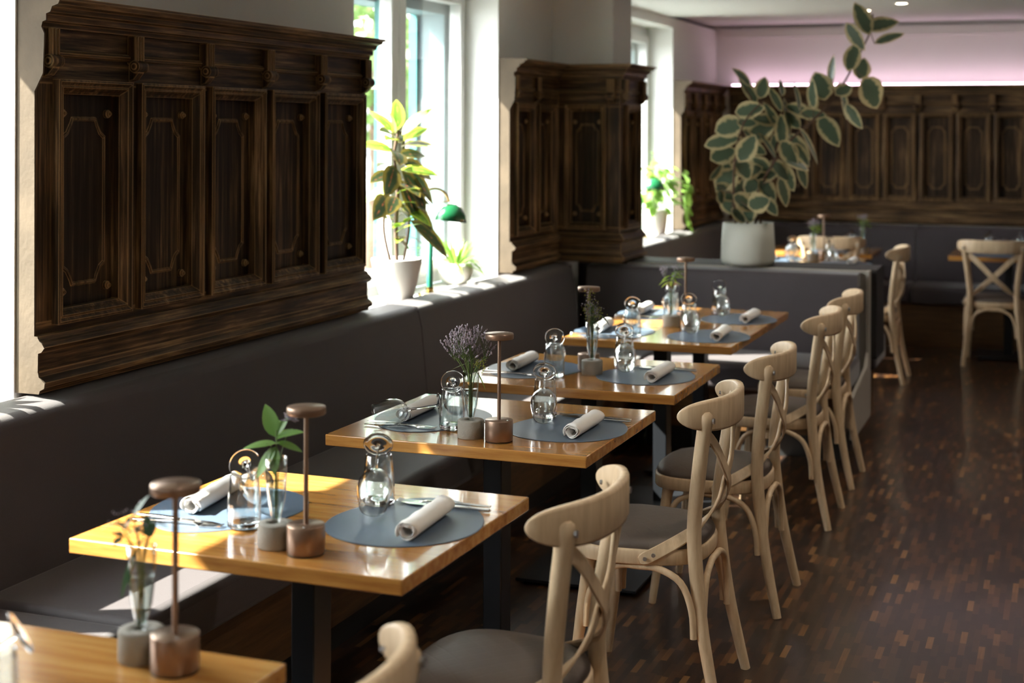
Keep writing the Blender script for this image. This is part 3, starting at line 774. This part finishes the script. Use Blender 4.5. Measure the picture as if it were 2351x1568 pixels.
# bronze cordless lamps
def make_lamp():
    t = empty('table_lamp', label='l', cat='table lamp', group='small bronze table lamps')
    MB().lathe([(.0005, 0), (.0395, 0), (.0395, .002)], 36).build('foot_pad', 'black_metal', t)
    MB().lathe([(.038, .002), (.0405, .004), (.0405, .060), (.0395, .0625), (.0005, .0625)], 40).build('lamp_base', 'bronze', t)
    MB().lathe([(.0052, .0625), (.0052, .298)], 14).build('pole', 'bronze', t)
    MB().lathe([(.0005, .294), (.039, .294), (.0415, .296), (.0415, .308), (.0405, .311), (.0005, .3125)], 40).build('lamp_head', 'bronze', t)
    MB().lathe([(.0005, .0628), (.003, .0632), (.0032, .0626)], 10, (.026, -.014, 0)).build('touch_button', 'steel', t)
    return t
pl = make_lamp()
for x, y, lb in ((-1.382, 2.10, 'large blurred bronze lamp on the nearest table, bottom left'), (-1.506, 2.778, 'bronze disc topped lamp on the second table beside the leafy sprig'),
                 (-1.531, 3.978, 'sharp bronze disc topped lamp right of the purple flowers'), (-1.672, 5.275, 'bronze lamp half hidden behind the dark flowers on the fourth table'),
                 (-1.640, 6.64, 'bronze lamp in the middle of the long table'), (-1.58, 10.36, 'small distant bronze lamp on the table right behind the divider')):
    place(pl, used, (x, y, TZ), R.uniform(-1, 1), lb)

# concrete footed glass vases with sprigs
def make_vase():
    t = empty('bud_vase', label='v', cat='vase', group='glass tube vases in concrete feet')
    MB().lathe([(.0005, 0), (.0375, 0), (.039, .002), (.039, .049), (.0375, .052), (.014, .052), (.013, .048), (.0005, .046)], 36).build('concrete_foot', 'concrete', t)
    MB().lathe([(.0005, .048), (.007, .050), (.010, .060), (.018, .095), (.0215, .125), (.0235, .165), (.0240, .192), (.0232, .192), (.0225, .165), (.0205, .125), (.017, .096), (.009, .062), (.0005, .056)], 28).build('glass_tube', 'glass', t)
    MB().lathe([(.0005, .0565), (.0085, .062), (.0165, .096), (.0195, .125), (.0208, .140), (.0005, .140)], 24).build('water', 'water', t)
    return t
pv = make_vase()
VZ = {}
def sprig(x, y, kind, seed, label, rz=0):
    r = random.Random(seed)
    t = empty('flower_sprig', (x, y, TZ), rz, label=label, cat='flowers', group='sprigs in the glass tube vases')
    st = MB(); fl = MB(); lv = MB(); yf = MB()
    def stem(top, rad=.0011, z0=.06):
        b = (r.uniform(-.004, .004), r.uniform(-.004, .004), z0)
        mid = (top[0]*.22, top[1]*.22, .17)
        P = spline([b, mid, top], 5); st.tube(P, rad, 5); return P
    if kind == 'statice':
        for i in range(11):
            a = r.uniform(0, 2*PI); q = r.uniform(.01, .060); zt = r.uniform(.235, .295)
            if i < 3: a = PI+r.uniform(-.5, .5); q = r.uniform(.05, .075); zt = r.uniform(.25, .275)
            top = Vector((q*math.cos(a), q*math.sin(a), zt)); stem(top*.9+Vector((0, 0, .0)), .0012)
            for j in range(14):
                a2 = r.uniform(0, 2*PI); q2 = r.uniform(.004, .026); e = top+Vector((q2*math.cos(a2), q2*math.sin(a2), r.uniform(-.03, .03)))
                s0 = top*.9+Vector((0, 0, -.012)); st.tube([s0, e], .0006, 4, cap=False)
                d = (e-s0).normalized()
                for k in range(6):
                    c = e+d*(.0035*k)+Vector((r.uniform(-.002, .002), r.uniform(-.002, .002), 0)); fl.blob(c, r.uniform(.0016, .0028), 5)
        for i in range(10):
            a = r.uniform(-.7, .7); q = r.uniform(.02, .045); e = Vector((q*math.cos(a), q*math.sin(a), r.uniform(.20, .245)))
            st.tube([Vector((.008, 0, .19)), e], .0007, 4, cap=False)
            for j in range(10):
                c = e+Vector((r.gauss(0, .006), r.gauss(0, .006), r.gauss(0, .005))); yf.blob(c, .0015, 5)
        lv.leaf((.012, 0, .20), (.55, .3, -1), (.6, 0, .8), .07, .012, .1); lv.leaf((-.012, 0, .215), (-1, -.2, -.35), (0, 0, 1), .055, .010, .1)
        lv.leaf((.01, 0, .215), (1, .2, .35), (0, 0, 1), .055, .007, -.1)
    elif kind == 'leafy':
        stem((0, 0, .25), .0018); stem((.02, .01, .24)); stem((-.015, 0, .22))
        for d, L, Wd, zb in (((-.45, 0, 1), .075, .036, .235), ((-1, -.3, -.05), .075, .030, .222), ((-.75, -.2, -1), .085, .030, .215), ((.9, -.1, .35), .07, .030, .235), ((1, .3, -.25), .06, .026, .225),
                              ((.2, -.9, .3), .06, .03, .22), ((.1, .8, .3), .06, .03, .23), ((.0, -.3, -1), .06, .026, .215), ((.5, .2, 1), .045, .02, .24), ((-.3, .6, .5), .05, .025, .24)):
            lv.leaf((0, 0, zb), d, (0, -.7, .6) if abs(d[2]) > .7 else (0, -.35, 1), L, Wd, .15)
        for i in range(26):
            a = r.uniform(0, 2*PI); d = Vector((math.cos(a)*.8, math.sin(a)*.8, r.uniform(-.1, 1))).normalized(); c = Vector((.028, .012, .272))
            fl.tube([c, c+d*r.uniform(.014, .022)], [.001, .0018], 5)
    elif kind == 'herb':
        for i in range(7):
            a = r.uniform(0, 2*PI); q = r.uniform(.015, .05); top = Vector((q*math.cos(a), q*math.sin(a), r.uniform(.20, .25))); stem(top, .0012)
            for j in range(3):
                d = Vector((r.gauss(0, 1), r.gauss(0, 1), r.uniform(-.6, .8))); lv.leaf(top*.97, d, (0, 0, 1), r.uniform(.02, .045), r.uniform(.012, .022), .2)
            for j in range(8):
                c = top+Vector((r.gauss(0, .010), r.gauss(0, .010), r.gauss(.004, .008))); fl.blob(c, .0016, 5)
        lv.leaf((-.005, -.004, .19), (-.3, -.2, -1), (-1, 0, .2), .09, .022, .05)
    elif kind == 'dark':
        for i in range(12):
            a = r.uniform(0, 2*PI); q = r.uniform(.005, .035); top = Vector((q*math.cos(a), q*math.sin(a), r.uniform(.225, .31))); stem(top, .001)
            for j in range(30):
                c = top+Vector((r.gauss(0, .010), r.gauss(0, .010), r.gauss(-.012, .016))); (fl if j % 2 else yf).blob(c, r.uniform(.0014, .0026), 5)
        for i in range(16):
            d = Vector((r.gauss(0, 1), r.gauss(0, 1), r.uniform(-.2, 1))); lv.leaf((0, 0, r.uniform(.19, .25)), d, (0, 0, 1), .035, .010, .2)
        lv.leaf((.03, -.01, .225), (1, -.3, -.75), (.5, 0, 1), .062, .013, .1)
    else:   # fresh: lavender heads with drooping lime leaves
        for i in range(6):
            a = r.uniform(0, 2*PI); q = r.uniform(.01, .045); top = Vector((q*math.cos(a), q*math.sin(a), r.uniform(.23, .28))); stem(top, .0013)
            for j in range(16):
                c = top+Vector((r.gauss(0, .008), r.gauss(0, .008), r.gauss(0, .008))); fl.blob(c, r.uniform(.002, .0035), 5)
        for i in range(16):
            a = r.uniform(-.9, .9) if i % 3 else r.uniform(0, 6.28); d = Vector((math.cos(a), math.sin(a), r.uniform(-.1, .9))); lv.leaf((0, 0, r.uniform(.20, .245)), d, (0, 0, 1), r.uniform(.05, .075), .014, .45)
    for b, nm, mt in ((st, 'flower_stems', 'stem'), (fl, 'florets', 'purple'), (lv, 'leaves', {'leafy': 'leaf', 'fresh': 'leaf_lime', 'statice': 'leaf_lime', 'herb': 'leaf_dark', 'dark': 'leaf_dark'}[kind]), (yf, 'yellow_florets', 'yellow_fl')):
        if b.v: b.build(nm, mt, t)
for x, y, kd, lb, lf in ((-1.465, 2.125, 'herb', 'on the nearest table, bottom left', 'blurred herb sprig on the nearest table'),
                     (-1.590, 2.80, 'leafy', 'on the second table from the camera, left of its lamp', 'broad leaved green sprig with one blue flower on the second table'),
                     (-1.626, 3.997, 'statice', 'on the sharp table, holding purple flowers', 'purple statice sprigs with yellow green umbels in sharp focus'),
                     (-1.632, 5.19, 'dark', 'on the fourth table, in front of its lamp', 'dark grey purple and green sprig on the fourth table'),
                     (-1.690, 6.57, 'fresh', 'in the middle of the long table', 'lime leaved lavender sprig on the long table'),
                     (-1.635, 10.24, 'fresh', 'on the table right behind the divider', 'pale green and lilac sprig on the table right behind the divider'),
                     (-1.40, 11.02, 'fresh', 'on the rear corner table', 'tall pale yellow green sprig on the rear corner table')):
    place(pv, used, (x, y, TZ), 0, 'concrete footed glass tube vase '+lb)
    sprig(x, y, kd, int(y*100), lf)

# ------------------------------------------------------------ window sill plants and lamps
def pot(t, r0, r1, h, mat, n=36, soil=True):
    MB().lathe([(.0005, 0), (r0*.92, 0), (r0, .008), (r0+(r1-r0)*.55, h*.5), (r1, h*.96), (r1, h), (r1-.006, h), (r1-.010, h*.9), (.0005, h*.9)], n).build('pot', mat, t)
    if soil: MB().lathe([(.0005, h*.905), (r1-.012, h*.905), (r1-.012, h*.9)], n).build('soil', 'soil', t)
XS = -2.80
# croton
t = empty('potted_croton', (-2.80, 6.0, ZS), label='tall croton with dark and lime leaves in a tapered white pot on the sill', cat='potted plant')
pot(t, .072, .114, .19, 'ceramic')
st = MB(); dk = MB(); lm = MB()
st.tube(spline([(0, 0, .16), (-.01, .01, .32), (.012, -.02, .48), (.0, -.03, .60), (.01, -.01, .70)], 5), [.009]*12+[.006]*9, 8)
st.tube(spline([(.02, .01, .16), (.03, .05, .3), (.02, .06, .42)], 5), .006, 8)
st.tube(spline([(-.01, -.03, .16), (-.03, -.06, .30), (-.02, -.07, .42)], 5), .006, 8)
rr = random.Random(11)
big = [((.02, .02, .66), (.3, .8, .5), .16), ((.0, 0, .70), (-.2, .5, .9), .17), ((.02, .0, .68), (.6, .2, .8), .16), ((0, -.02, .69), (.1, -.6, .9), .17), ((0, -.02, .66), (.3, -1, .25), .17), ((.02, .03, .64), (.4, 1, .15), .17), ((-.02, 0, .69), (-.7, .1, .8), .15)]
for b, d, L in big: lm.leaf(b, d, (.4, -.3, 1), L, .062, .25)
dark = [((.01, .03, .57), (.5, .9, -.25), .19), ((.02, .03, .55), (.6, .7, -.7), .21), ((.02, .0, .54), (.7, .3, -.9), .20), ((0, -.03, .56), (.3, -.8, -.5), .18), ((.03, .04, .40), (.7, .5, -.6), .16), ((.03, .06, .34), (.75, .55, -.62), .23), ((-.02, -.05, .44), (.2, -.8, -.3), .17), ((.01, .02, .5), (.6, -.2, -.8), .17), ((0, -.03, .62), (.5, -.6, -.1), .16)]
for b, d, L in dark: dk.leaf(b, d, (.75, -.35, .6), L, .085, .25)
for i in range(16):
    a = i*2.4; z = .40+.018*i; (dk if i % 4 else lm).leaf((.015*math.cos(a), .015*math.sin(a), z), (math.cos(a)*.8+.25, math.sin(a), -.35+.05*i), (.5, -.3, .8), .15, .07, .25)
for i in range(22):
    a = rr.uniform(0, 6.28); z = rr.uniform(.22, .45); (lm if i % 2 else dk).leaf((.02*math.cos(a), .04+.02*math.sin(a) if i % 3 else -.05, z), (math.cos(a), math.sin(a), rr.uniform(-.3, .7)), (0, 0, 1), rr.uniform(.08, .12), .038, .3)
for b_ in (st, dk, lm): b_.v = [(v[0]*1.1, v[1]*1.1, .19+(v[2]-.19)*1.12) for v in b_.v]
st.build('stem', 'bark', t); dk.build('dark_leaves', 'croton_dark', t)['label'] = 'dark leaves with red veins'; lm.build('lime_leaves', 'croton_lime', t)['label'] = 'lime green leaves'
# small plant in round pot
t = empty('potted_spider_plant', (-2.835, 6.76, ZS), label='small lime green arching plant in a round white bowl pot beside the green lamp', cat='potted plant')
MB().lathe([(.0005, 0), (.045, 0), (.070, .02), (.087, .055), (.088, .08), (.080, .105), (.074, .105), (.08, .08), (.0005, .09)], 32).build('pot', 'ceramic', t)
lv = MB()
for i in range(46):
    a = rr.uniform(0, 6.28); e = rr.uniform(.2, 2.2); L = rr.uniform(.10, .20)
    lv.leaf((.02*math.cos(a), .02*math.sin(a), .09), (math.cos(a), math.sin(a), e), (0, 0, 1), L, .017, .55 if e < 1.3 else .15)
for a in (-.3, 1.0, 1.6): lv.leaf((.05*math.cos(a), .05*math.sin(a)+.02, .12), (math.cos(a), math.sin(a), .2), (0, 0, 1), .12, .02, .9)
lv.build('leaves', 'spider', t)
def desk_lamp(x, y, rz, label):
    t = empty('banker_lamp', (x, y, ZS), rz, label=label, cat='lamp', group='green desk lamps on the window sills')
    MB().lathe([(.0005, 0), (.055, 0), (.057, .006), (.045, .014), (.020, .018), (.017, .026), (.0005, .026)], 30).build('lamp_base', 'brass', t)
    MB().lathe([(.0145, .022), (.0145, .285), (.0005, .287)], 20).build('column', 'green_tube', t)
    MB().lathe([(.016, .02), (.018, .03), (.016, .04)], 20).lathe([(.010, .286), (.008, .296), (.004, .31), (.0005, .311)], 14).build('collar', 'brass', t)
    P = spline([(0, 0, .30), (-.006, 0, .34), (-.045, 0, .39), (-.052, 0, .44), (-.020, 0, .482), (.035, 0, .492), (.075, 0, .468), (.092, 0, .435)], 6)
    MB().tube(P, .0062, 10).build('gooseneck', 'brass', t)
    MB().tube(spline([(.055, 0, .385), (.055, 0, .425), (.068, 0, .432), (.118, 0, .430), (.126, 0, .420), (.126, 0, .395)], 4), .0028, 8).lathe([(.0005, -.008), (.008, -.003), (.008, .003), (.0005, .008)], 12, (.055, -.0, .378)).build('shade_bracket', 'brass', t)
    # half-barrel shade: dome lathe squashed
    n = 30; prof = [(.0005, .078), (.022, .075), (.044, .060), (.060, .032), (.070, -.004), (.0685, -.004), (.058, .030), (.042, .057), (.021, .072), (.0005, .075)]
    s = MB().lathe(prof, n); s.v = [(.098+v[0]*1.12+(.10*(v[2])), v[1]*1.0, .345+v[2]-.12*v[0]) for v in s.v]
    s.build('lamp_shade', 'green_enamel', t)
    return t
desk_lamp(-2.75, 6.25, math.radians(40), 'green and brass desk lamp with curved neck on the sill of the second window')
desk_lamp(-2.84, 10.17, math.radians(30), 'green desk lamp nearly hidden by leaves on the last window sill')
t = empty('potted_pothos', (-2.80, 10.38, ZS), label='bushy pale green plant in a white pot on the last window sill', cat='potted plant')
pot(t, .085, .105, .19, 'ceramic')
lv = MB(); st = MB()
for i in range(85):
    a = rr.uniform(0, 6.28); q = rr.uniform(.02, .19); z = .20+rr.uniform(.0, .36)*(1-q*1.4); c = Vector((q*math.cos(a)*.45+.03, q*math.sin(a)*1.25+.07, z))
    if c.y > .22: c.x = max(c.x, .15)
    lv.leaf(c, (math.cos(a)*.7+.3 if c.y < .2 else .4, math.sin(a), rr.uniform(-.9, .5)), (.3, -.2, 1), rr.uniform(.07, .11), rr.uniform(.05, .07), .3)
    if i % 3 == 0: st.tube([(0, 0, .17), tuple(c)], .0018, 5, cap=False)
for i in range(16):
    z = .05+.02*i; c = Vector((.17, .27+rr.uniform(-.05, .04), z+.02)); lv.leaf(c, (rr.uniform(.2, .8), rr.uniform(-.3, .9), -.8), (.8, -.2, .6), .09, .06, .2)
for z, dy in ((.56, -.08), (.60, -.12)): lv.leaf((.02, dy, z), (.2, -.6, .1), (.4, 0, 1), .11, .07, .2); st.tube([(0, 0, .18), (.02, dy, z)], .002, 5, cap=False)
st.build('stems', 'stem', t); lv.build('leaves', 'pothos', t)
# leaf tip of a plant on the first window sill, cut by the left edge
t = empty('potted_sill_plant', (-2.84, 3.17, ZS), label='green plant on the first sill, one leaf entering at the left edge', cat='potted plant')
pot(t, .045, .06, .10, 'ceramic')
lv = MB()
for i in range(12):
    a = i*.55; lv.leaf((0, 0, .09), (math.cos(a)*.6, math.sin(a), .9), (0, 0, 1), .15, .04, .3)
lv.build('leaves', 'leaf', t)

# ------------------------------------------------------------ variegated rubber plant on the divider
t = empty('potted_rubber_plant', (-1.655, 8.13, .905), label='big variegated rubber plant in a pale grey cylinder pot on the divider', cat='potted plant')
MB().lathe([(.0005, 0), (.125, 0), (.142, .008), (.150, .03), (.146, .13), (.139, .232), (.131, .232), (.130, .20), (.0005, .20)], 48).build('pot', 'planter', t)
MB().lathe([(.0005, .205), (.129, .205), (.129, .20)], 32).build('soil', 'soil', t)
# local axes for the drawing: a = sideways across the view, b = height above pot foot
CR = Vector((math.cos(YAW), math.sin(YAW), 0)); CD = Vector((-math.sin(YAW), math.cos(YAW), 0))
K_ = 8.25/F_PX
def PQ(px, py, dep): return CR*((px-1705)*K_)+CD*dep+Vector((0, 0, (613-py)*K_))
st = MB()
stems = [[(1700, 530, 0), (1735, 430, .0), (1790, 340, -.03), (1850, 285, -.02), (1905, 225, 0), (1945, 160, .02), (1985, 80, .03), (1990, 40, .03)],
         [(1690, 530, .03), (1700, 440, .05), (1695, 340, .06), (1720, 260, .05), (1700, 210, .05)],
         [(1675, 530, -.03), (1668, 450, -.06), (1670, 370, -.08), (1690, 290, -.08), (1735, 240, -.06)],
         [(1720, 530, .02), (1760, 400, .06), (1790, 300, .09), (1830, 250, .1)],
         [(1733, 530, .0), (1734, 480, 0)]]
for P in stems:
    Q = spline([PQ(*p) for p in P], 5); st.tube(Q, [.0085-.005*i/len(Q) for i in range(len(Q))], 8)
st.build('stem', 'bark', t)
LV = [ # centre x, centre y, long px, wide px, angle deg (0 = right, ccw up), face amount
 (1967, 50, 72, 34, 110, 1), (2012, 62, 70, 32, 15, .9), (2020, 97, 62, 16, 22, .5), (1942, 95, 66, 16, -60, .5), (1937, 140, 62, 32, 70, .9), (1968, 165, 44, 34, 80, .9),
 (1978, 222, 72, 52, -60, 1), (1901, 168, 62, 10, 88, .4), (1875, 205, 60, 48, 110, 1), (1930, 240, 76, 18, 100, .6), (1943, 275, 60, 12, -60, .4), (1920, 215, 40, 32, 30, .8),
 (1893, 308, 72, 40, -55, 1), (1852, 270, 54, 26, 0, .8), (1845, 225, 60, 14, 100, .5), (1815, 230, 58, 12, 100, .5), (1820, 260, 56, 30, 160, .8), (1807, 285, 50, 20, -50, .6),
 (1785, 210, 34, 10, 90, .5), (1770, 235, 60, 20, 120, .7), (1739, 210, 46, 28, 75, 1), (1710, 215, 66, 24, 125, .8), (1690, 185, 52, 14, 130, .6), (1795, 280, 84, 14, -80, .5),
 (1762, 272, 60, 22, 110, .7), (1705, 262, 60, 36, 10, 1), (1745, 283, 54, 26, 170, .8), (1664, 298, 66, 44, 20, 1), (1700, 290, 40, 26, 0, .8), (1650, 333, 76, 32, 15, 1),
 (1693, 348, 62, 38, 60, 1), (1655, 362, 60, 42, 25, 1), (1735, 310, 64, 40, 30, .9), (1780, 305, 60, 26, 90, .9), (1752, 342, 64, 12, -50, .5), (1790, 360, 60, 36, -60, 1),
 (1825, 345, 70, 22, -50, .7), (1843, 340, 84, 14, -55, .5), (1822, 362, 64, 24, -45, .8), (1690, 392, 52, 40, -60, 1), (1635, 405, 40, 10, 50, .4), (1660, 420, 60, 42, 40, 1),
 (1722, 425, 62, 36, 50, 1), (1785, 400, 60, 34, -40, .9), (1800, 415, 66, 34, -60, 1), (1825, 408, 62, 24, -65, .8), (1655, 450, 52, 32, -40, .9), (1695, 445, 58, 34, 60, 1),
 (1750, 445, 60, 34, -50, 1), (1775, 445, 60, 26, -75, .8), (1690, 470, 54, 34, -30, 1), (1720, 470, 46, 40, 20, 1), (1668, 480, 44, 34, -60, .9), (1755, 480, 48, 24, -50, .9),
 (1735, 385, 44, 24, 140, .8), (1710, 325, 44, 20, 120, .6), (1770, 340, 44, 20, 80, .6), (1710, 400, 50, 34, 20, .8), (1680, 500, 40, 26, -40, .8), (1640, 460, 30, 20, -70, .7), (1805, 380, 60, 24, -20, .7),
 (1860, 245, 44, 14, 60, .5), (1725, 350, 46, 30, -20, .8), (1745, 410, 46, 32, 10, .8), (1665, 395, 44, 30, 100, .7), (1703, 495, 44, 30, -80, .8)]
lv = MB(); pe = MB()
rp = random.Random(5)
for cx, cy, L, Wd, an, face in LV:
    a = math.radians(an); near = cy > 330
    dep = rp.uniform(-.15, .12) if near else rp.uniform(-.07, .08)
    d = CR*math.cos(a)+Vector((0, 0, math.sin(a)))+CD*rp.uniform(-.25, .25)
    nrm = -CD*face+Vector((0, 0, .45))+CR*(1-face)*1.6*rp.choice((-1, 1))
    Lm = L*K_*1.16; wm = max(Wd, 28)*K_*1.3
    c = PQ(cx, cy, dep)-d.normalized()*Lm/2
    lv.leaf(c, d, nrm, Lm, wm, rp.uniform(.0, .16), .12, 7)
    # leaf stalk back to the nearest stem point
    best = min((PQ(*p) for S_ in stems for p in S_), key=lambda q: (q-c).length)
    if (best-c).length < .16: lv.cur = 1; lv.tube([c, c.lerp(best, .5)+Vector((0, 0, -.006)), best], .0022, 5, cap=False); lv.cur = 0
lv.build('leaves', ['ficus', 'bark'], t)

# ------------------------------------------------------------ outdoors
tag(MB().box(-60, XO-.02, -10, 90, -.5, -.4).build('ground', 'pave'), kind='structure')
def tree(x, y, h, cr, seed, label):
    r = random.Random(seed); t = empty('street_tree', (x, y, -.4), label=label, cat='tree', group='trees across the street')
    MB().tube(spline([(0, 0, 0), (.1, .05, h*.3), (0, .1, h*.6)], 4), .16, 8).build('trunk', 'bark', t)
    f = MB()
    for i in range(1100):
        v = Vector((r.gauss(0, 1), r.gauss(0, 1), r.gauss(0, 1))).normalized()*cr*r.uniform(.55, 1)
        f.leaf((v.x, v.y, h*.62+v.z*.8), (r.gauss(0, 1), r.gauss(0, 1), r.gauss(0, 1)), (r.gauss(0, 1), .3, 1), .34, .2, .1, n=3)
    f.build('foliage', 'tree_leaf', t)
tree(-9.5, 19.5, 5.6, 2.0, 1, 'green tree seen through left pane of the second window')
tree(-15, 36, 7.5, 3.0, 2, 'farther green tree seen through the middle gap of the second window')
tree(-8.6, 30.5, 5.5, 1.8, 3, 'green tree seen through the last window')
def building(x, y, w, h, label):
    t = empty('street_building', (x, y, -.4), label=label, cat='building', group='houses across the street')
    MB().box(-4, 0, -w/2, w/2, 0, h).build('facade', 'facade', t)
    for zi in range(2):
        k = -w/2+1
        while k < w/2-1:
            MB().box(-.02, .03, k, k+1.1, 1+zi*3, 2.7+zi*3).build('house_window', 'window_dark', t); k += 2.4
    MB().box(-4.3, .3, -w/2-.2, w/2+.2, h, h+.25).build('roof', 'facade', t)
building(-24, 46, 26, 5.2, 'cream street building seen low behind the trees')
t = empty('parked_car', (-12.0, 26.0, -.4), math.radians(85), label='blurred pale car parked outside beyond the second window', cat='car')
MB().prism([(-2.1, .35), (2.1, .35), (2.15, .8), (1.3, .95), (.7, 1.42), (-1.2, 1.42), (-1.9, .95), (-2.15, .85)], 'y', -.85, .85).build('car_body', 'car', t, bevel=.08, seg=3)
MB().prism([(1.15, .98), (.68, 1.36), (-1.12, 1.36), (-1.65, .98)], 'y', -.87, .87).build('car_window', 'window_dark', t)
for sx in (-1.3, 1.3):
    for sy in (-.8, .8): MB().tube([(sx, sy-.1, .33), (sx, sy+.1, .33)], .33, 18).build('wheel', 'black_plinth', t)
